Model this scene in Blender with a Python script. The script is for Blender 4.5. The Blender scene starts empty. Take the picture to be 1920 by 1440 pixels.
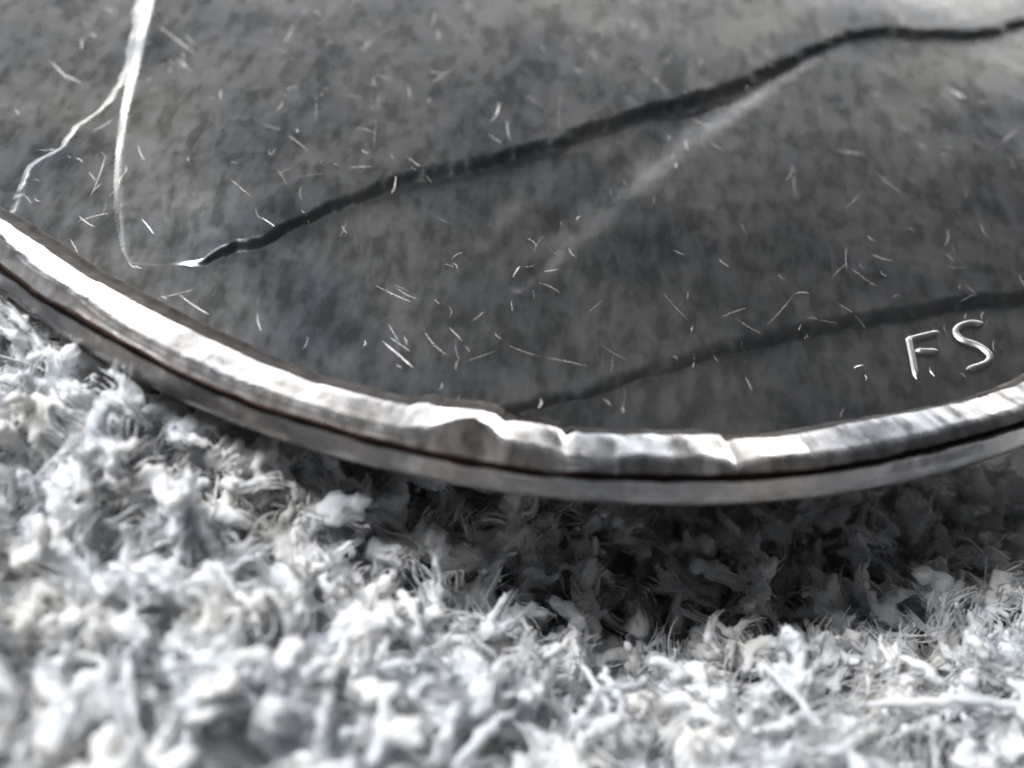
import bpy, math, random
import numpy as np
from mathutils import Matrix, Vector

# ------------------------------------------------------------------ camera, world, lamps, exposure
# one unit is one millimetre; the coin's centre is the origin, its rim top is z = 0
sc = bpy.context.scene
col = sc.collection
random.seed(7)
rng = np.random.default_rng(11)

cam_d = bpy.data.cameras.new("camera")
cam = bpy.data.objects.new("camera", cam_d)
col.objects.link(cam)
CF = Vector((0.0, 0.70607636, -0.7081357))
CR = Vector((0.99122606, 0.0935996, 0.09332741))
CU = Vector((-0.1321775, 0.70192257, 0.69988129))
cm = Matrix((CR, CU, -CF)).transposed().to_4x4()
cm.translation = Vector((-0.1787654, -19.85703263, 10.4833036))
cam.matrix_world = cm
cam_d.sensor_width = 36.0
cam_d.lens = 36.0 * 2497.984 / 1920.0
cam_d.clip_start = 0.1
cam_d.clip_end = 1000.0
cam_d.dof.use_dof = True
cam_d.dof.focus_distance = 16.5
cam_d.dof.aperture_fstop = 0.105
sc.camera = cam

world = bpy.data.worlds.new("World")
sc.world = world
world.use_nodes = True
bg = world.node_tree.nodes["Background"]
bg.inputs[0].default_value = (0.92, 0.97, 1.0, 1)
bg.inputs[1].default_value = 0.055


def area(name, az, el, dist, sx, sy, power, color):
    """A rectangular window-like lamp; az is degrees clockwise from +Y (left is negative)."""
    d = bpy.data.lights.new(name, 'AREA')
    d.shape = 'RECTANGLE'
    d.size, d.size_y, d.energy, d.color = sx, sy, power, color
    o = bpy.data.objects.new(name, d)
    col.objects.link(o)
    a, e = math.radians(az), math.radians(el)
    tgt = Vector((0, -8, 0))
    p = tgt + dist * Vector((math.sin(a) * math.cos(e), math.cos(a) * math.cos(e), math.sin(e)))
    o.location = p
    o.rotation_euler = (tgt - p).to_track_quat('-Z', 'Y').to_euler()
    return o


area("window_light", -6, 10.8, 80, 165, 14, 70000, (1.0, 0.985, 0.965))
area("side_light", -80, 59, 80, 44, 36, 136000, (0.97, 0.985, 1.0))  # added lamp that brightens the cloth, not a seen source

sc.view_settings.view_transform = 'Standard'
sc.view_settings.look = 'None'
sc.view_settings.exposure = 0.0
sc.view_settings.gamma = 1.0
sc.cycles.use_denoising = True
sc.cycles.max_bounces = 8
sc.cycles.pixel_filter_type = 'BLACKMAN_HARRIS'
sc.cycles.filter_width = 2.0


# ------------------------------------------------------------------ helpers
def link(name, verts, faces, mat, parent=None, smooth=True):
    me = bpy.data.meshes.new(name)
    verts = np.asarray(verts, dtype=np.float32)
    if isinstance(faces, np.ndarray):
        n, k = faces.shape
        me.vertices.add(len(verts))
        me.vertices.foreach_set("co", verts.ravel())
        me.loops.add(n * k)
        me.loops.foreach_set("vertex_index", faces.ravel().astype(np.int32))
        me.polygons.add(n)
        me.polygons.foreach_set("loop_start", np.arange(0, n * k, k, dtype=np.int32))
        me.update(calc_edges=True)
        me.validate()
    else:
        me.from_pydata(verts.tolist(), [], faces)
    me.polygons.foreach_set("use_smooth", [smooth] * len(me.polygons))
    me.materials.append(mat)
    o = bpy.data.objects.new(name, me)
    col.objects.link(o)
    if parent:
        o.parent = parent
    return o


def thing(name, label, cat, loc=(0, 0, 0)):
    o = bpy.data.objects.new(name, None)
    col.objects.link(o)
    o.location = loc
    o.empty_display_size = 2
    o['label'] = label
    o['category'] = cat
    return o


def hash2(i, j, s):
    v = np.sin(i * 127.1 + j * 311.7 + s * 74.7) * 43758.5453
    return v - np.floor(v)


def vnoise(x, y, s=0):
    x = np.asarray(x, float); y = np.asarray(y, float)
    i, j = np.floor(x), np.floor(y)
    u, v = x - i, y - j
    u, v = u * u * (3 - 2 * u), v * v * (3 - 2 * v)
    a, b = hash2(i, j, s), hash2(i + 1, j, s)
    c, d = hash2(i, j + 1, s), hash2(i + 1, j + 1, s)
    return (a + (b - a) * u) * (1 - v) + (c + (d - c) * u) * v - 0.5


def sstep(a, b, x):
    t = np.clip((x - a) / (b - a), 0, 1)
    return t * t * (3 - 2 * t)


def seg_dist(x, y, pts):
    """distance to an open polyline, and the side (positive = left of travel) at the nearest segment"""
    best = np.full(x.shape, 1e9); side = np.zeros(x.shape); par = np.zeros(x.shape)
    n = len(pts) - 1
    for k in range(n):
        ax, ay = pts[k]; bx, by = pts[k + 1]
        dx, dy = bx - ax, by - ay
        L = dx * dx + dy * dy
        t = np.clip(((x - ax) * dx + (y - ay) * dy) / L, 0, 1)
        d = np.hypot(x - ax - t * dx, y - ay - t * dy)
        m = d < best
        best = np.where(m, d, best)
        side = np.where(m, np.sign(dx * (y - ay) - dy * (x - ax)), side)
        par = np.where(m, (k + t) / n, par)
    return best, side, par


def poly_sd(x, y, pts):
    """signed distance to a closed polygon, positive inside"""
    d, _, _ = seg_dist(x, y, list(pts) + [pts[0]])
    ins = np.zeros(x.shape, bool)
    n = len(pts)
    for k in range(n):
        ax, ay = pts[k]; bx, by = pts[(k + 1) % n]
        if ay == by:
            continue
        c = (ay > y) != (by > y)
        ins ^= c & (x < (bx - ax) * (y - ay) / (by - ay) + ax)
    return np.where(ins, d, -d)


# ------------------------------------------------------------------ materials
def new_mat(name):
    m = bpy.data.materials.new(name)
    m.use_nodes = True
    nt = m.node_tree
    return m, nt, nt.nodes["Principled BSDF"]


def N(nt, typ, **kw):
    n = nt.nodes.new(typ)
    for k, v in kw.items():
        if k.startswith("i_"):
            n.inputs[k[2:].replace("_", " ")].default_value = v
        else:
            setattr(n, k, v)
    return n


def metal(name, base, rough, bump, streak=1.0, dark=0.55):
    """worn cupronickel: cloudy tarnish, smeared micro-wear and fine relief"""
    m, nt, p = new_mat(name)
    tc = N(nt, "ShaderNodeTexCoord")
    # several smeared noises, each stretched along another direction
    prev = None
    for k, (ang, sx, sy, sca) in enumerate(((8, 1, .38, 5.0), (-38, 1, .33, 4.2), (47, 1, .4, 6.0), (0, 1, 1, 2.4))):
        mp = N(nt, "ShaderNodeMapping")
        mp.inputs["Rotation"].default_value = (0, 0, math.radians(ang))
        mp.inputs["Scale"].default_value = (sx, sy, 1)
        mp.inputs["Location"].default_value = (3.1 * k, 1.7 * k, 0)
        nt.links.new(tc.outputs["Object"], mp.inputs["Vector"])
        no = N(nt, "ShaderNodeTexNoise")
        no.inputs["Scale"].default_value = sca
        no.inputs["Detail"].default_value = 2.5
        no.inputs["Roughness"].default_value = 0.55
        no.inputs["Distortion"].default_value = 0.35
        nt.links.new(mp.outputs["Vector"], no.inputs["Vector"])
        if prev is None:
            prev = no.outputs["Fac"]
        else:
            ad = N(nt, "ShaderNodeMath", operation='ADD')
            nt.links.new(prev, ad.inputs[0]); nt.links.new(no.outputs["Fac"], ad.inputs[1])
            prev = ad.outputs[0]
    av = N(nt, "ShaderNodeMath", operation='MULTIPLY')
    av.inputs[1].default_value = 0.25
    nt.links.new(prev, av.inputs[0])
    mix_f = av.outputs[0]
    # large tarnish patches
    big = N(nt, "ShaderNodeTexNoise")
    big.inputs["Scale"].default_value = 0.5
    big.inputs["Detail"].default_value = 5.0
    nt.links.new(tc.outputs["Object"], big.inputs["Vector"])
    cr = N(nt, "ShaderNodeValToRGB")
    cr.color_ramp.elements[0].position = 0.35
    cr.color_ramp.elements[0].color = (base[0] * dark, base[1] * dark, base[2] * dark * 1.06, 1)
    cr.color_ramp.elements[1].position = 0.65
    cr.color_ramp.interpolation = 'EASE'
    cr.color_ramp.elements[1].color = (*base, 1)
    nt.links.new(mix_f, cr.inputs["Fac"])
    cr2 = N(nt, "ShaderNodeValToRGB")
    cr2.color_ramp.elements[0].position = 0.36
    cr2.color_ramp.elements[0].color = (0.53, 0.585, 0.67, 1)
    cr2.color_ramp.elements[1].position = 0.64
    cr2.color_ramp.elements[1].color = (1.06, 1.05, 1.03, 1)
    nt.links.new(big.outputs["Fac"], cr2.inputs["Fac"])
    mx = N(nt, "ShaderNodeMix", data_type='RGBA', blend_type='MULTIPLY')
    mx.inputs[0].default_value = 1.0
    nt.links.new(cr.outputs["Color"], mx.inputs[6]); nt.links.new(cr2.outputs["Color"], mx.inputs[7])
    nt.links.new(mx.outputs[2], p.inputs["Base Color"])
    mr = N(nt, "ShaderNodeMapRange")
    mr.inputs["From Min"].default_value = 0.42; mr.inputs["From Max"].default_value = 0.58
    mr.inputs["To Min"].default_value = rough + 0.06; mr.inputs["To Max"].default_value = rough - 0.06
    nt.links.new(mix_f, mr.inputs["Value"])
    nt.links.new(mr.outputs["Result"], p.inputs["Roughness"])
    p.inputs["Metallic"].default_value = 1.0
    bp = N(nt, "ShaderNodeBump")
    bp.inputs["Strength"].default_value = 1.0
    bp.inputs["Distance"].default_value = bump
    nt.links.new(mix_f, bp.inputs["Height"])
    nt.links.new(bp.outputs["Normal"], p.inputs["Normal"])
    return m


M_FACE = metal("worn_nickel", (0.405, 0.405, 0.393), 0.295, 0.008, dark=0.5)
M_RIM = metal("polished_nickel", (0.74, 0.71, 0.67), 0.27, 0.008, dark=0.93)
M_EDGE = metal("edge_nickel", (0.42, 0.385, 0.35), 0.30, 0.010, dark=0.7)
M_TARN_DARKEN = metal("tarnish_and_darkening", (0.020, 0.0125, 0.010), 0.5, 0.01, dark=0.6)  # brown deposit inside the rim, and painted darkening over the outer arris highlight
m, nt, p = new_mat("bright_nickel")
p.inputs["Base Color"].default_value = (0.80, 0.79, 0.77, 1)
p.inputs["Metallic"].default_value = 1.0
p.inputs["Roughness"].default_value = 0.36
M_BRIGHT = m


m, nt, p = new_mat("letter_nickel")
p.inputs["Base Color"].default_value = (0.50, 0.49, 0.475, 1)
p.inputs["Metallic"].default_value = 1.0
p.inputs["Roughness"].default_value = 0.40
M_LETTER = m


def fibre_mat(name, a, b, c):
    m, nt, p = new_mat(name)
    tc = N(nt, "ShaderNodeTexCoord")
    no = N(nt, "ShaderNodeTexNoise")
    no.inputs["Scale"].default_value = 1.1
    no.inputs["Detail"].default_value = 4.0
    no.inputs["Roughness"].default_value = 0.6
    nt.links.new(tc.outputs["Object"], no.inputs["Vector"])
    cr = N(nt, "ShaderNodeValToRGB")
    cr.color_ramp.elements[0].position = 0.33; cr.color_ramp.elements[0].color = (*a, 1)
    e = cr.color_ramp.elements.new(0.5); e.color = (*b, 1)
    cr.color_ramp.elements[-1].position = 0.67; cr.color_ramp.elements[-1].color = (*c, 1)
    nt.links.new(no.outputs["Fac"], cr.inputs["Fac"])
    nt.links.new(cr.outputs["Color"], p.inputs["Base Color"])
    p.inputs["Roughness"].default_value = 0.85
    p.inputs["Specular IOR Level"].default_value = 0.25
    p.inputs["Subsurface Weight"].default_value = 0.4
    p.inputs["Subsurface Radius"].default_value = (1, 1, 1)
    p.inputs["Subsurface Scale"].default_value = 0.12
    fine = N(nt, "ShaderNodeTexNoise")
    fine.inputs["Scale"].default_value = 16.0
    fine.inputs["Detail"].default_value = 3.0
    nt.links.new(tc.outputs["Object"], fine.inputs["Vector"])
    bp = N(nt, "ShaderNodeBump")
    bp.inputs["Strength"].default_value = 0.5
    bp.inputs["Distance"].default_value = 0.03
    nt.links.new(fine.outputs["Fac"], bp.inputs["Height"])
    nt.links.new(bp.outputs["Normal"], p.inputs["Normal"])
    return m


M_PILE = fibre_mat("white_pile", (0.585, 0.62, 0.66), (0.67, 0.682, 0.70), (0.73, 0.705, 0.665))
M_STRAND = fibre_mat("white_strand", (0.59, 0.615, 0.65), (0.66, 0.668, 0.685), (0.70, 0.685, 0.655))

# ------------------------------------------------------------------ the coin
coin = thing("coin", "worn nickel coin with shiny dented rim and tiny FS initials lying on white fluffy cloth", "coin")

# measured wear: radius of the rim's inner lip, of its crest and of its shoulder against the angle
TA = [(-133.87, 10.216), (-130.65, 10.046), (-126.99, 9.966), (-122.93, 9.941), (-119.42, 9.894), (-116.01, 9.877), (-112.78, 9.873), (-109.68, 9.895), (-106.67, 9.928), (-103.84, 9.956), (-101.28, 9.927), (-98.95, 9.931), (-98.06, 9.92), (-97.29, 9.918), (-96.82, 9.842), (-96.16, 9.808), (-95.61, 9.83), (-94.58, 9.814), (-92.86, 9.79), (-91.81, 9.807), (-91.12, 9.904), (-90.58, 9.853), (-89.04, 9.838), (-87.67, 9.881), (-87.25, 9.983), (-86.65, 9.906), (-86.14, 9.943), (-83.15, 9.898), (-79.34, 9.881), (-78.02, 9.869), (-77.36, 9.897), (-77.08, 10.002), (-76.65, 9.966), (-72.99, 9.965), (-68.7, 9.9), (-64.34, 9.906), (-59.88, 9.971), (-54.78, 10.003)]
TB = [(-131.95, 10.367), (-128.4, 10.312), (-124.71, 10.364), (-121.56, 10.325), (-116.48, 10.402), (-112.56, 10.429), (-109.07, 10.427), (-105.16, 10.418), (-101.37, 10.425), (-98.93, 10.44), (-96.79, 10.418), (-95.94, 10.339), (-95.11, 10.225), (-93.98, 10.067), (-93.03, 10.009), (-92.02, 10.097), (-91.37, 10.231), (-90.53, 10.294), (-88.07, 10.328), (-87.02, 10.409), (-86.08, 10.449), (-84.61, 10.424), (-83.55, 10.365), (-82.89, 10.328), (-81.3, 10.347), (-79.96, 10.389), (-79.0, 10.315), (-77.94, 10.38), (-77.11, 10.492), (-76.46, 10.423), (-75.13, 10.38), (-72.68, 10.38), (-70.18, 10.4), (-66.12, 10.376), (-61.75, 10.357), (-57.2, 10.404)]
TC = [(-125.98, 10.613), (-122.16, 10.604), (-118.97, 10.556), (-113.96, 10.562), (-109.71, 10.6), (-105.88, 10.6), (-102.24, 10.584), (-98.57, 10.6), (-95.77, 10.61), (-90.12, 10.62), (-84.59, 10.592), (-80.04, 10.573), (-74.2, 10.583), (-69.16, 10.558), (-63.68, 10.534), (-57.78, 10.567)]


def table(T, default):
    """angle table that runs out to the default radius away from the measured arc"""
    T = sorted(T)
    xs = [-180.0, T[0][0] - 14] + [t[0] for t in T] + [T[-1][0] + 10, 180.0]
    ys = [default, default] + [t[1] for t in T] + [default, default]
    return lambda th: np.interp(th, xs, ys)


NT = 2600
# denser where the photograph looks
u = np.linspace(0, 1, NT, endpoint=False)
dens_th = np.concatenate([np.linspace(-145, -40, 2000, endpoint=False), np.linspace(-40, 215, 600, endpoint=False)])
th = np.where(dens_th > 180, dens_th - 360, dens_th)
thr = np.radians(th)
rA, rB, rC = table(TA, 9.93)(th), table(TB, 10.38)(th), table(TC, 10.58)(th)
jit = lambda s, f: vnoise(dens_th * f, np.zeros(NT) + s, s)
rA = rA + 0.016 * jit(1, 1.1) + 0.006 * jit(2, 3.7)
rB = rB + 0.022 * jit(3, 0.9) + 0.012 * jit(4, 2.3)
rC = np.maximum(rC + 0.016 * jit(5, 0.7) + 0.008 * jit(6, 2.1), rB + 0.05)
crest = -0.008 + 0.012 * jit(7, 0.5) + 0.003 * jit(8, 1.9)
dent = np.exp(-((th + 87.0) / 9.5) ** 2)
crest = crest + dent * (0.03 * jit(9, 0.5) + 0.015 * jit(10, 1.3))
inner = -0.115 - 0.045 * sstep(-98, -120, th) + 0.012 * jit(11, 0.6) + dent * 0.03 * jit(12, 0.8)
FLOOR = -0.40


def lathe(rows, name, mat, parent):
    """rows: list of (r array, z array)"""
    V = []
    for r, z in rows:
        r = np.broadcast_to(r, (NT,)); z = np.broadcast_to(z, (NT,))
        V.append(np.stack([r * np.cos(thr), r * np.sin(thr), z], -1))
    V = np.concatenate(V)
    k = np.arange(NT); k2 = (k + 1) % NT
    F = []
    for i in range(len(rows) - 1):
        F.append(np.stack([i * NT + k, i * NT + k2, (i + 1) * NT + k2, (i + 1) * NT + k], -1))
    return link(name, V, np.concatenate(F)[:, ::-1].copy(), mat, parent)


fw = 0.22 + 0.12 * np.exp(-((th + 88) / 22.0) ** 2)
gw = lambda a: 0.01 + 0.05 * sstep(-98, -118, a)
base = -0.318 - 0.078 * sstep(-91.5, -90.0, th)       # bust on the left, lower field on the right
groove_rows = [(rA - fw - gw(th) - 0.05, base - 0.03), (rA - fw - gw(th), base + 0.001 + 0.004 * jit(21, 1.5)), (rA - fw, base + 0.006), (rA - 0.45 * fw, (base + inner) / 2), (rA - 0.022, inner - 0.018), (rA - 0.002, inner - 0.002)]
lathe(groove_rows, "dark_brown_line", M_TARN_DARKEN, coin)       # brown deposit where rim and face meet
rows = [(rA - 0.0021, inner - 0.0021), (rA + 0.02, inner + 0.004)]
for f in (0.25, 0.5, 0.75):
    wob = 0.006 * vnoise(dens_th * 1.1, np.full(NT, 20 + 4 * f), 3) * (1 + 0.7 * dent)
    rows.append((rA + (rB - rA) * f, inner + (crest - inner) * f + wob))
rows.append((rB - 0.015, crest))
rows.append((rB + 0.012, crest - 0.003))
rim = lathe(rows, "rim", M_RIM, coin)
rows = [(rB + 0.0121, crest - 0.0031)]
for f in (0.4,):
    rows.append((rB + (rC - rB) * f, crest - 0.006 * f + 0.005 * vnoise(dens_th * 1.3, np.full(NT, 30 + 4 * f), 5)))
rows.append((rC - 0.045 + 0.02 * jit(23, 0.8), crest - 0.008))
shoulder_end = rows[-1]
lathe(rows, "shoulder", M_EDGE, coin)
lathe([shoulder_end, (rC, crest - 0.014), (rC + 0.012, -0.05 + 0.02 * jit(24, 0.9)), (rC + 0.018, -0.085 + 0.03 * jit(25, 0.7))], "dark_brown_line", M_TARN_DARKEN, coin)  # dark brown painted on the outer arris to mask the chamfer's bright highlight
rows = [(rC + 0.0181, -0.085 + 0.03 * jit(25, 0.7)), (rC + 0.026, -0.135), (np.full(NT, 10.625), -0.2), (10.64 + 0.01 * jit(14, 1.7), -0.3), (10.635, -0.4),
        (10.60, -0.45), (10.45, -0.54), (10.2, -0.66), (9.9, -0.77), (9.6, -0.83), (9.0, -0.85), (5.0, -0.85), (0.02, -0.85)]
edge = lathe(rows, "edge", M_EDGE, coin)

# field: the flat ground of the coin's face
nr, na = 60, 720
R = np.linspace(0.01, 9.9, nr); A = np.linspace(0, 2 * np.pi, na, endpoint=False)
RR, AA = np.meshgrid(R, A, indexing='ij')
X, Y = RR * np.cos(AA), RR * np.sin(AA)
Z = FLOOR + 0.006 * vnoise(X * 2, Y * 2, 2)
V = np.stack([X, Y, Z], -1).reshape(-1, 3)
i, j = np.meshgrid(np.arange(nr - 1), np.arange(na), indexing='ij')
j2 = (j + 1) % na
F = np.stack([i * na + j, (i + 1) * na + j, (i + 1) * na + j2, i * na + j2], -1).reshape(-1, 4)
field = link("field", V, F, M_FACE, coin)

# relief lines of the portrait's coat (coin coordinates in mm)
LAPEL_MID = [(-6.552, -0.898), (-6.443, -1.993), (-6.287, -2.897), (-6.096, -3.875), (-5.915, -4.919), (-5.718, -5.816), (-5.556, -6.429), (-5.36, -7.058), (-5.103, -7.693)]
OUTLINE = [(-6.182, -4.058), (-6.323, -4.504), (-6.46, -5.001), (-6.545, -5.406), (-6.562, -5.722), (-6.726, -6.026), (-6.838, -6.207), (-6.837, -6.5), (-6.78, -6.942), (-6.706, -7.364)]
LAPEL_LOW = [(-4.965, -7.906), (-4.57, -7.926), (-4.209, -7.821), (-3.878, -7.579), (-3.432, -7.225), (-3.106, -6.866), (-2.771, -6.486), (-2.42, -6.126), (-1.99, -5.741), (-1.327, -5.355), (-0.651, -4.895), (-0.164, -4.534), (0.259, -4.138), (0.772, -3.728), (1.301, -3.262), (1.927, -2.79), (2.575, -2.316), (3.167, -1.724), (3.79, -1.026), (4.433, -0.428), (5.068, -0.135), (5.779, -0.02), (6.316, 0.067), (6.89, 0.364), (7.521, 0.922), (8.437, 1.846)]
RIDGE = [(7.624, 4.895), (3.612, -1.212), (3.074, -2.032), (2.481, -2.968), (1.927, -3.739), (1.331, -4.685), (0.843, -5.458), (0.519, -6.103), (0.139, -6.676), (-0.214, -7.323)]
RIDGE2 = [(-0.151, -5.617), (-0.511, -6.322), (-0.84, -7.09), (-1.097, -7.703)]
TRUNC = [(9.079, -5.23), (7.556, -5.833), (6.223, -6.364), (5.715, -6.547), (5.209, -6.759), (4.641, -6.983), (4.076, -7.213), (3.59, -7.437), (3.112, -7.695), (2.577, -7.969), (2.12, -8.243), (1.673, -8.511), (1.176, -8.828), (0.692, -9.118), (0.277, -9.34), (-0.133, -9.525)]
arc = [(10.1 * math.cos(math.radians(a)), 10.1 * math.sin(math.radians(a))) for a in range(-91, -131, -3)]
HEAD = [(-3.6, 2.9), (-4.5, 4.4), (-4.3, 6.6), (-2.4, 8.4), (1.0, 8.9), (3.8, 7.6), (4.6, 5.4), (4.0, 3.6)]
BUST_POLY = TRUNC + arc + OUTLINE[:0:-1] + [(-6.298, -4.109), (-6.318, -3.743), (-6.501, -2.828), (-6.674, -1.914), (-6.806, -0.898)] + [(-6.298, 0.525), (-5.281, 2.151)] + HEAD + [(6.303, 3.269), (8.336, 2.253), (9.555, -1.203), (9.657, -4.15)]
LAPEL_POLY = LAPEL_MID + LAPEL_LOW + [(7.6, 2.3), (6.2, 2.85), (4.0, 3.55), (0.2, 2.4), (-3.6, 2.85), (-5.15, 1.75), (-6.15, 0.2)]


def wobble(x, y, a, s):
    return a * (vnoise(x * 2.3, y * 2.3, s) + 0.6 * vnoise(x * 6.1, y * 6.1, s + 1) + 0.35 * vnoise(x * 13, y * 13, s + 2))




def bust_z(x, y, panel=True):
    sd = poly_sd(x, y, BUST_POLY) + wobble(x, y, 0.07, 40)
    top = -0.335 + 0.085 * sstep(0.1, 3.4, sd) + 0.008 * vnoise(x * 1.3, y * 1.3, 8) + 0.10 * sstep(1.5, 7.0, y)
    # raised coat panel whose left side climbs away from the ridge line
    d, s, p = seg_dist(x, y, RIDGE)
    amp = sstep(1.0, 0.82, p) * (1.0 if panel else 0.0)
    sgn = d * s                       # positive on the right of the line as one reads it upward
    top = top + amp * (0.024 * sstep(-0.10, 0.28, sgn) * sstep(3.6, 0.4, sgn) - 0.022 * np.exp(-((sgn + 0.30) / 0.26) ** 2))
    d2, s2, p2 = seg_dist(x, y, RIDGE2)
    top = top + 0.010 * np.exp(-(d2 / 0.15) ** 2) * sstep(0.0, 0.3, p2) * sstep(1.0, 0.7, p2)
    d3, _, _ = seg_dist(x, y, [(0.155, -6.741), (-0.251, -7.401)])
    top = top - 0.02 * np.exp(-(d3 / 0.12) ** 2)
    w = 0.13 + 0.12 * sstep(-1, 3, x) + 0.03 * sstep(-5.8, -6.2, x)
    wall = sstep(-w * 0.55, w, sd)
    return (FLOOR - 0.06) * (1 - wall) + top * wall, sd


def lapel_z(x, y):
    bz, _ = bust_z(x, y, False)
    left = sstep(-4.88, -4.98, x)
    sd = poly_sd(x, y, LAPEL_POLY) + wobble(x, y, 0.09, 60) * (1 - 0.85 * left) * sstep(-5.0, -4.2, x)
    dl, _, _ = seg_dist(x, y, LAPEL_MID)
    rl = 0.002 + 0.050 * sstep(-8.0, -6.6, y) + 0.083 * sstep(-6.4, -1.6, y)
    rise = rl + (0.095 * (1 - sstep(-3.75, -4.5, x) * sstep(-5.6, -7.5, y)) - rl) * sstep(-0.2, 0.9, dl)
    rise = np.maximum(rise, 0.001)
    wl = np.maximum(rl / 1.06, 0.012)
    w = (1 - left) * np.maximum(rise * (0.48 + 0.55 * sstep(-4.2, -1.5, x)), 0.03) + left * wl
    lin = np.clip((sd + w) / (2 * w), 0, 1)
    f = (1 - left) * sstep(-w, w, sd) + left * lin
    return bz - 0.004 + (rise + 0.004) * f, sd


xs = np.arange(-9.75, 9.76, 0.032)
ys = np.concatenate([np.arange(-9.98, 1.3, 0.032), np.arange(1.3, 9.4, 0.15)])
GX, GY = np.meshgrid(xs, ys)
BZ, BSD = bust_z(GX, GY)
LZ, LSD = lapel_z(GX, GY)
RAD = np.hypot(GX, GY)


def grid_part(name, Z, mask, parent):
    idx = np.full(mask.shape, -1, dtype=np.int64)
    quad = mask[:-1, :-1] & mask[1:, :-1] & mask[:-1, 1:] & mask[1:, 1:]
    keep = np.zeros(mask.shape, bool)
    for a in (0, 1):
        for b in (0, 1):
            keep[a:mask.shape[0] - 1 + a, b:mask.shape[1] - 1 + b] |= quad
    idx[keep] = np.arange(keep.sum())
    V = np.stack([GX[keep], GY[keep], Z[keep]], -1)
    F = np.stack([idx[:-1, :-1][quad], idx[:-1, 1:][quad], idx[1:, 1:][quad], idx[1:, :-1][quad]], -1)
    return link(name, V, F, M_FACE, parent)


TH = np.degrees(np.arctan2(GY, GX))
RIN = table(TA, 9.93)(TH)
rim_in = RIN - 0.06
bust = grid_part("bust", BZ, (BSD > -0.12) & (RAD < rim_in), coin)
lapel = grid_part("lapel", LZ, (LSD > -0.24) & (BSD > -0.1) & (RAD < rim_in), bust)


def face_z(x, y):
    x = np.asarray(x, float); y = np.asarray(y, float)
    bz, bsd = bust_z(x, y)
    lz, lsd = lapel_z(x, y)
    z = np.full(x.shape, FLOOR)
    z = np.where(bsd > -0.1, np.maximum(z, bz), z)
    return np.where((lsd > -0.2) & (bsd > -0.1), np.maximum(z, lz), z)


def stroke(V, F, pts, w, h, z0=None, sub=6):
    """a raised stroke of rounded section with tapering ends, laid on the face"""
    pts = np.array(pts, float)
    # resample with a smooth (Catmull-Rom) curve
    P = []
    ext = np.vstack([2 * pts[0] - pts[1], pts, 2 * pts[-1] - pts[-2]])
    for k in range(1, len(ext) - 2):
        a, b, c, d = ext[k - 1:k + 3]
        for t in np.linspace(0, 1, sub, endpoint=False):
            P.append(0.5 * (2 * b + (c - a) * t + (2 * a - 5 * b + 4 * c - d) * t * t + (3 * b - a - 3 * c + d) * t ** 3))
    P.append(pts[-1]); P = np.array(P)
    T = np.gradient(P, axis=0); T /= np.linalg.norm(T, axis=1)[:, None] + 1e-9
    Nn = np.stack([-T[:, 1], T[:, 0]], -1)
    n = len(P); b0 = len(V)
    t = np.linspace(0, 1, n)
    L = np.sum(np.linalg.norm(np.diff(P, axis=0), axis=1))
    e = np.minimum(t, 1 - t) * L
    prof = np.sqrt(np.clip(e / (w * 0.8) * (2 - np.clip(e / (w * 0.8), 0, 2)), 0, 1)); prof[e > w * 0.8] = 1
    prof = np.maximum(prof, 0.12)
    zz = face_z(P[:, 0], P[:, 1]) if z0 is None else np.full(n, z0)
    for q in range(n):
        for o, hh in ((-1.25, -0.02), (-0.62, h * 0.78), (0, h), (0.62, h * 0.78), (1.25, -0.02)):
            x, y = P[q] + Nn[q] * o * w * 0.5 * prof[q]
            V.append((x, y, zz[q] + (hh * prof[q] if hh > 0 else hh)))
    for q in range(n - 1):
        for s in range(4):
            a = b0 + q * 5 + s
            F.append((a, a + 5, a + 6, a + 1))


# the engraver's two initials below the bust
V, F = [], []
stroke(V, F, [(4.639, -7.253), (4.647, -7.559), (4.651, -8.018)], 0.092, 0.028)
stroke(V, F, [(4.629, -7.314), (4.818, -7.212), (5.053, -7.09)], 0.092, 0.030)
stroke(V, F, [(4.696, -7.503), (4.849, -7.482), (4.986, -7.457)], 0.092, 0.030)
lf = link("letter", V, F, M_LETTER, coin); lf['label'] = "raised initial F below the bust"
V, F = [], []
stroke(V, F, [(5.66, -6.83), (5.491, -6.83), (5.333, -6.926), (5.267, -7.069), (5.328, -7.181), (5.471, -7.227), (5.588, -7.304), (5.644, -7.436), (5.552, -7.569), (5.297, -7.722)], 0.092, 0.028)
ls = link("letter", V, F, M_LETTER, coin); ls['label'] = "raised initial S below the bust"

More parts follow.
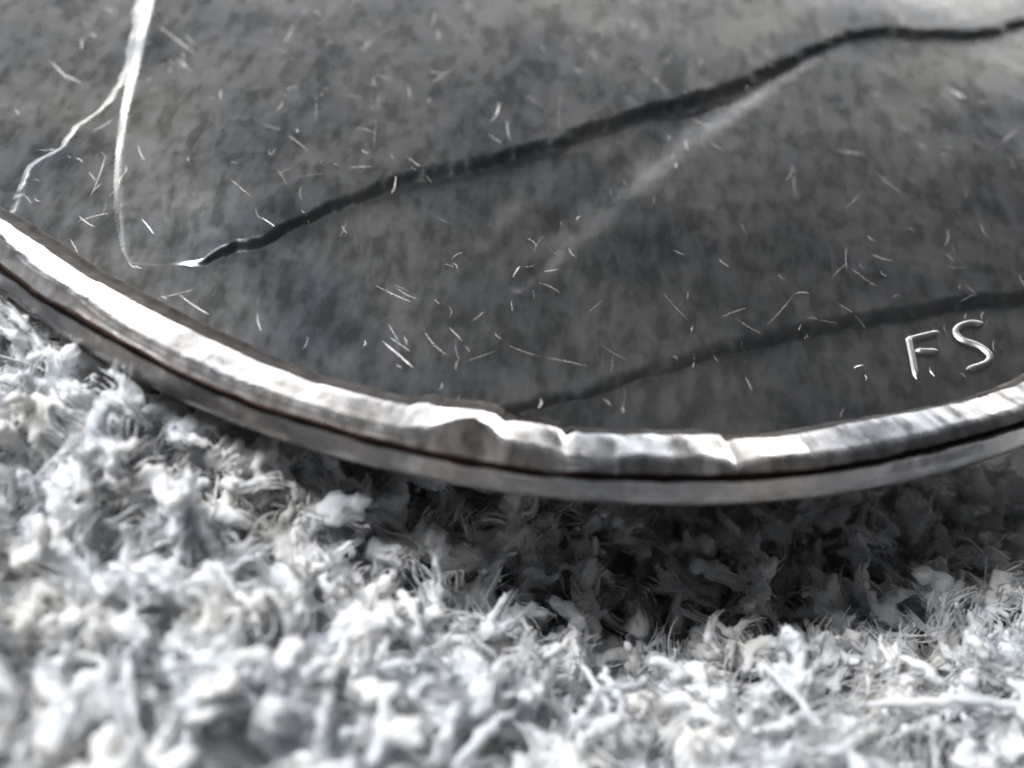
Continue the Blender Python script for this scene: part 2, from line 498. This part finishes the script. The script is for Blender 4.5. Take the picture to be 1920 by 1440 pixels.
# nicks and hairline scratches: burrs thrown up by wear, each a small sharp ridge
SCR = [(-0.036, -2.814, 0.01, -4.375, 0.02), (-0.733, -4.062, -0.646, -4.564, 0.05), (-0.976, -4.472, -0.751, -4.638, 0.03), (-2.598, -3.882, -2.512, -4.306, 0.03), (-2.53, -4.377, -2.429, -5.246, 0.015), (-0.339, -8.433, 0.148, -8.569, 0.03), (0.148, -8.569, 0.685, -8.62, 0.025), (2.818, -7.512, 3.222, -6.798, 0.04), (-0.341, -7.266, -0.274, -7.046, 0.06), (-6.127, -2.696, -5.308, -3.387, 0.03), (-5.64, -2.877, -5.41, -3.149, 0.04), (1.369, -0.26, 1.571, -0.578, 0.05), (0.712, -0.089, 1.107, -0.192, 0.08), (1.889, -0.546, 1.87, -2.424, 0.015), (2.493, -5.473, 2.625, -5.844, 0.02), (3.315, -4.637, 3.375, -4.123, 0.02), (3.97, -4.978, 4.265, -4.551, 0.03), (3.929, -3.608, 4.428, -3.626, 0.04), (0.804, -2.969, 1.104, -3.277, 0.03), (-2.002, -1.949, -1.95, -2.215, 0.05), (-1.467, -1.969, -1.434, -2.192, 0.02), (-0.753, -8.139, -0.617, -7.921, 0.04), (-1.758, -8.664, -1.292, -9.068, 0.04), (-1.712, -8.564, -1.36, -8.814, 0.03), (-3.462, -4.062, -3.297, -4.816, 0.02), (-5.806, -6.48, -5.879, -5.847, 0.05), (-5.801, -6.819, -5.825, -6.31, 0.03), (-5.04, -7.093, -4.795, -7.363, 0.05), (-4.157, -6.172, -3.758, -6.54, 0.03), (-3.596, -5.87, -3.377, -6.231, 0.03), (-3.575, -6.888, -3.335, -7.053, 0.03), (-7.702, -2.401, -7.409, -2.797, 0.05), (-7.417, -3.698, -6.903, -4.209, 0.03), (0.606, -7.725, 0.789, -7.442, 0.02), (3.652, -8.837, 3.804, -8.53, 0.05), (-5.581, -3.527, -5.363, -3.76, 0.04), (5.42, -6.775, 5.465, -6.653, 0.05), (5.645, -6.755, 5.7, -6.571, 0.05), (-0.316, -7.664, -0.284, -7.874, 0.03), (1.847, -7.076, 1.834, -7.232, 0.04), (1.639, -6.328, 1.812, -6.401, 0.04), (4.545, -7.58, 4.566, -7.747, 0.04), (5.357, -6.523, 5.631, -6.31, 0.03), (-1.949, -3.491, -1.635, -2.915, 0.05), (-2.713, -5.673, -2.374, -5.573, 0.03), (1.772, -4.294, 1.847, -4.901, 0.015), (3.712, -6.436, 3.951, -6.065, 0.03),
       (3.87, -7.986, 4.043, -7.884, 0.08), (4.011, -8.049, 4.02, -8.169, 0.06)]


def sliver(V, F, ax, ay, bx, by, w, h, bow=0.0):
    """tapered ridge, triangular in section"""
    n = 7
    t = np.linspace(0, 1, n)
    px, py = ax + (bx - ax) * t, ay + (by - ay) * t
    dx, dy = bx - ax, by - ay
    L = math.hypot(dx, dy) + 1e-9
    nx, ny = -dy / L, dx / L
    px = px + nx * bow * np.sin(np.pi * t); py = py + ny * bow * np.sin(np.pi * t)
    zz = face_z(px, py)
    b0 = len(V)
    for q in range(n):
        f = max(math.sin(math.pi * t[q]) ** 0.6, 0.05)
        V.append((px[q] + nx * w * f / 2, py[q] + ny * w * f / 2, zz[q] - 0.5 * h * f - 0.0005))
        V.append((px[q], py[q], zz[q] + h * f))
        V.append((px[q] - nx * w * f / 2, py[q] - ny * w * f / 2, zz[q] - 0.5 * h * f - 0.0005))
    for q in range(n - 1):
        a = b0 + q * 3
        F.append((a, a + 1, a + 4, a + 3)); F.append((a + 1, a + 2, a + 5, a + 4))


V, F = [], []
for ax, ay, bx, by, w in SCR:
    sliver(V, F, ax, ay, bx, by, max(w * 0.6, 0.013), max(w * 0.6, 0.013) * (0.12 if w > 0.055 else random.uniform(0.02, 0.06)), random.uniform(-.02, .02))
k = 0
while k < 380:
    x, y = random.uniform(-8, 8), random.uniform(-9.6, 1.5)
    if math.hypot(x, y) > 9.6 or float(vnoise(x * 0.9 + 5, y * 0.9, 77)) < random.uniform(-0.35, 0.3):
        continue
    a = random.choice((random.gauss(85, 9), random.gauss(120, 16), random.gauss(-40, 18), random.uniform(0, 180)))
    L = random.choice((0.12, 0.18, 0.22, 0.3, 0.45)) * random.uniform(.7, 1.3)
    w = random.uniform(0.012, 0.034) if k % 26 else random.uniform(0.012, 0.022)
    ca, sa = math.cos(math.radians(a)) * L / 2, math.sin(math.radians(a)) * L / 2
    sliver(V, F, x - ca, y - sa, x + ca, y + sa, w, w * (random.uniform(0.012, 0.035) if k % 26 else random.uniform(0.08, 0.22)), random.uniform(-.04, .04))
    k += 1
scr = link("scratches", V, F, M_BRIGHT, coin, smooth=False)
scr['kind'] = 'stuff'

# ------------------------------------------------------------------ the cloth
cloth = thing("cloth", "white fluffy fibrous cloth the worn coin lies on", "cloth", (0, 0, 0))


def cloth_z(x, y):
    """mean height of the top of the pile: banked against the coin's left side, sagging away under its right"""
    r = np.hypot(x, y)
    right = sstep(-5.2, 2.2, x)
    h = -0.75 - 0.75 * right
    h = h - 1.1 * right * sstep(3.2, 0.9, r - 10.0) - 0.45 * right * sstep(1.7, 0.6, r - 10.0) + 0.2 * sstep(2.5, 5.0, r - 10.0) * right
    h = h + 0.42 * (vnoise(x * 0.9, y * 0.7, 90) + 0.7 * vnoise(x * 1.6, y * 1.6, 91))
    under = sstep(10.7, 9.9, r)
    return np.minimum(h, h * (1 - under) + under * np.minimum(h, -1.35))


bx = np.concatenate([np.arange(-60, -12, 2.0), np.arange(-12, 12, 0.2), np.arange(12, 61, 2.0)])
by = np.concatenate([np.arange(-50, -19, 2.0), np.arange(-19, -6, 0.2), np.arange(-6, 50, 2.0)])
PX, PY = np.meshgrid(bx, by)
PZ = cloth_z(PX, PY) - 1.0 + 0.12 * vnoise(PX * 3, PY * 3, 70)
PZ = np.minimum(PZ, -2.7)
under = sstep(8.0, 7.0, np.hypot(PX, PY))       # the cloth carries the coin
PZ = PZ * (1 - under) + under * -0.87
V = np.stack([PX, PY, PZ], -1).reshape(-1, 3)
ny_, nx_ = PX.shape
i, j = np.meshgrid(np.arange(ny_ - 1), np.arange(nx_ - 1), indexing='ij')
F = np.stack([i * nx_ + j, i * nx_ + j + 1, (i + 1) * nx_ + j + 1, (i + 1) * nx_ + j], -1).reshape(-1, 4)
backing = link("backing", V, F, M_PILE, cloth)


def tubes(paths, radii, sides=5):
    """paths: (n, k, 3), radii: (n, k) -> verts, quads with capped (tapered) ends"""
    n, k, _ = paths.shape
    T = np.gradient(paths, axis=1)
    T /= np.linalg.norm(T, axis=2, keepdims=True) + 1e-9
    ref = np.where(np.abs(T[..., 2:3]) > 0.9, np.array([1., 0, 0]), np.array([0, 0, 1.]))
    Bn = np.cross(T, ref); Bn /= np.linalg.norm(Bn, axis=2, keepdims=True) + 1e-9
    Cn = np.cross(T, Bn)
    a = np.linspace(0, 2 * np.pi, sides, endpoint=False)
    ring = paths[:, :, None, :] + radii[:, :, None, None] * (np.cos(a)[None, None, :, None] * Bn[:, :, None, :] + np.sin(a)[None, None, :, None] * Cn[:, :, None, :])
    V = ring.reshape(-1, 3)
    base = (np.arange(n) * k * sides)[:, None, None] + (np.arange(k - 1) * sides)[None, :, None]
    s = np.arange(sides); s2 = (s + 1) % sides
    F = np.stack([base + s, base + s2, base + sides + s2, base + sides + s], -1).reshape(-1, 4)
    return V, F


def make_paths(starts, dirs, nseg, step, wander, curl, droop=0.0):
    n = len(starts)
    P = np.empty((n, nseg + 1, 3)); P[:, 0] = starts
    d = dirs / np.linalg.norm(dirs, axis=1, keepdims=True)
    ax = rng.normal(size=(n, 3)); ax /= np.linalg.norm(ax, axis=1, keepdims=True)
    cr = rng.normal(scale=curl, size=(n, 1))
    for q in range(nseg):
        d = d + wander * rng.normal(size=(n, 3)) + cr * np.cross(ax, d)
        d[:, 2] -= droop
        d /= np.linalg.norm(d, axis=1, keepdims=True)
        P[:, q + 1] = P[:, q] + d * step[:, None]
    return P


def visible_ok(x, y):
    r = np.hypot(x, y)
    return (r > 8.1) & (y < -4.5)


# tufts: bundles of short tangled fibres
cx, cy = np.meshgrid(np.arange(-7.4, 7.5, 0.38), np.arange(-15.4, -6.3, 0.38))
cx = (cx + rng.uniform(-.15, .15, cx.shape)).ravel(); cy = (cy + rng.uniform(-.15, .15, cy.shape)).ravel()
ok = visible_ok(cx, cy); cx, cy = cx[ok], cy[ok]
nt_ = len(cx)
per = 9
td = rng.normal(size=(nt_, 3)); td[:, 2] = np.abs(td[:, 2]) * 0.55
td /= np.linalg.norm(td, axis=1, keepdims=True)
hz = cloth_z(cx, cy) - 0.38 + 0.32 * rng.normal(size=nt_).clip(-1.4, 1.4)
S = np.repeat(np.stack([cx, cy, hz], -1), per, axis=0)
D = np.repeat(td, per, axis=0) + 0.38 * rng.normal(size=(nt_ * per, 3))
S = S + rng.normal(scale=0.10, size=S.shape)
nn = len(S); seg = 8
step = rng.uniform(0.045, 0.10, nn)
P = make_paths(S, D, seg, step, 0.22, 0.22, 0.03)
rad0 = rng.choice([0.026, 0.045, 0.075, 0.12], nn, p=[.3, .3, .25, .15]) * rng.uniform(.8, 1.2, nn)
t = np.linspace(0, 1, seg + 1)
taper = np.sqrt(np.clip(np.sin(np.pi * (0.06 + 0.88 * t)), 0, 1))
RD = rad0[:, None] * taper[None, :] * (1 + 0.3 * rng.normal(size=(nn, seg + 1))).clip(.5, 1.6)
# keep fibres out of the coin
def push_out(P):
    r = np.hypot(P[..., 0], P[..., 1])
    inside = (r < 10.72) & (P[..., 2] > -0.98)
    P[..., 2] = np.where(inside & (r < 10.3), np.minimum(P[..., 2], -1.05), P[..., 2])
    near = inside & (r >= 10.3)
    k = np.where(near, 10.75 / np.maximum(r, 1e-6), 1.0)
    P[..., 0] *= k; P[..., 1] *= k
    return P
P = push_out(P)
V, F = tubes(P, RD, 5)
tmp = link("pile_tmp", V, F, M_PILE)
md = tmp.modifiers.new("remesh", 'REMESH'); md.mode = 'VOXEL'; md.voxel_size = 0.0435; md.use_smooth_shade = True
md2 = tmp.modifiers.new("smooth", 'SMOOTH'); md2.factor = 0.5; md2.iterations = 3
tx = bpy.data.textures.new("fluff", 'CLOUDS'); tx.noise_scale = 0.11; tx.noise_depth = 2
md3 = tmp.modifiers.new("fluff", 'DISPLACE'); md3.texture = tx; md3.strength = 0.09; md3.mid_level = 0.5; md3.texture_coords = 'GLOBAL'
dg = bpy.context.evaluated_depsgraph_get()
me = bpy.data.meshes.new_from_object(tmp.evaluated_get(dg))
me.name = "pile"
bpy.data.objects.remove(tmp, do_unlink=True)
me.polygons.foreach_set("use_smooth", [True] * len(me.polygons))
pile = bpy.data.objects.new("pile", me); col.objects.link(pile); pile.parent = cloth
if not me.materials:
    me.materials.append(M_PILE)
pile['kind'] = 'stuff'

# the fuzz: fine fibres that follow the tufts and soften them
q = 5
Pf = np.repeat(P, q, axis=0)
off = rng.normal(scale=0.046, size=(len(Pf), 1, 3))
wig = np.cumsum(rng.normal(scale=0.010, size=Pf.shape), axis=1)
Pf = push_out(Pf + off + wig)
Rf = rng.uniform(.007, .014, len(Pf))[:, None] * taper[None, ::2]
Vf, Ff = tubes(Pf[:, ::2], Rf, 3)
fuzz = link("fuzz", Vf, Ff, M_STRAND, cloth)
fuzz['kind'] = 'stuff'

# thin flyaway fibres over the pile
nf = 550
fx = rng.uniform(-8, 8, nf * 3); fy = rng.uniform(-16, -6, nf * 3)
ok = np.hypot(fx, fy) > 10.7
fx, fy = fx[ok][:nf], fy[ok][:nf]
nf = len(fx)
S = np.stack([fx, fy, cloth_z(fx, fy) + rng.uniform(-.2, .05, nf)], -1)
D = rng.normal(size=(nf, 3)); D[:, 2] = D[:, 2] * 0.45 + 0.15
P = push_out(make_paths(S, D, 8, rng.uniform(.04, .12, nf), 0.12, 0.18, 0.03))
RD = (rng.uniform(.008, .018, nf))[:, None] * taper[None, :]
V, F = tubes(P, RD, 4)
fly = link("loose_fibres", V, F, M_STRAND, cloth)
fly['kind'] = 'stuff'

# the thick single strands that can be told apart
STR = [(3.808, -11.989, 5.9, -11.65), (-3.042, -11.682, -2.696, -12.068), (-2.75, -12.0, -2.365, -12.33), (-1.50, -12.2, -1.524, -13.6), (2.944, -11.568, 3.56, -12.52), (-2.988, -13.76, -2.191, -13.25), (-3.588, -12.8, -3.133, -13.8), (1.01, -11.8, 1.42, -12.75), (0.257, -12.75, -0.269, -13.45), (1.201, -11.7, 1.6, -12.5), (0.79, -11.4, 0.379, -12.0), (2.095, -11.8, 2.5, -12.13), (2.792, -12.5, 3.3, -12.27), (-4.6, -10.1, -4.2, -10.7), (4.6, -10.9, 5.1, -11.3), (-1.1, -11.2, -0.8, -11.8), (-2.2, -11.3, -1.8, -11.0), (4.3, -12.9, 3.9, -13.5)]
for ax, ay, bx_, by_ in STR:
    n = 14
    t = np.linspace(0, 1, n)
    px = ax + (bx_ - ax) * t; py = ay + (by_ - ay) * t
    L = math.hypot(bx_ - ax, by_ - ay)
    bow = rng.normal(scale=0.06) * L
    px = px - (by_ - ay) / L * bow * np.sin(np.pi * t) + 0.02 * rng.normal(size=n)
    py = py + (bx_ - ax) / L * bow * np.sin(np.pi * t) + 0.02 * rng.normal(size=n)
    pz = cloth_z(px, py).mean() + 0.10 + 0.12 * np.sin(np.pi * t) + 0.01 * rng.normal(size=n)
    P = np.stack([px, py, pz], -1)[None]
    w = rng.uniform(0.045, 0.07)
    Rd = (w * np.sqrt(np.clip(np.sin(np.pi * (0.05 + 0.9 * t)), 0, 1)) * (1 + 0.15 * rng.normal(size=n)))[None]
    V, F = tubes(P, Rd, 8)
    link("fibre_strand", V, F, M_STRAND, cloth)
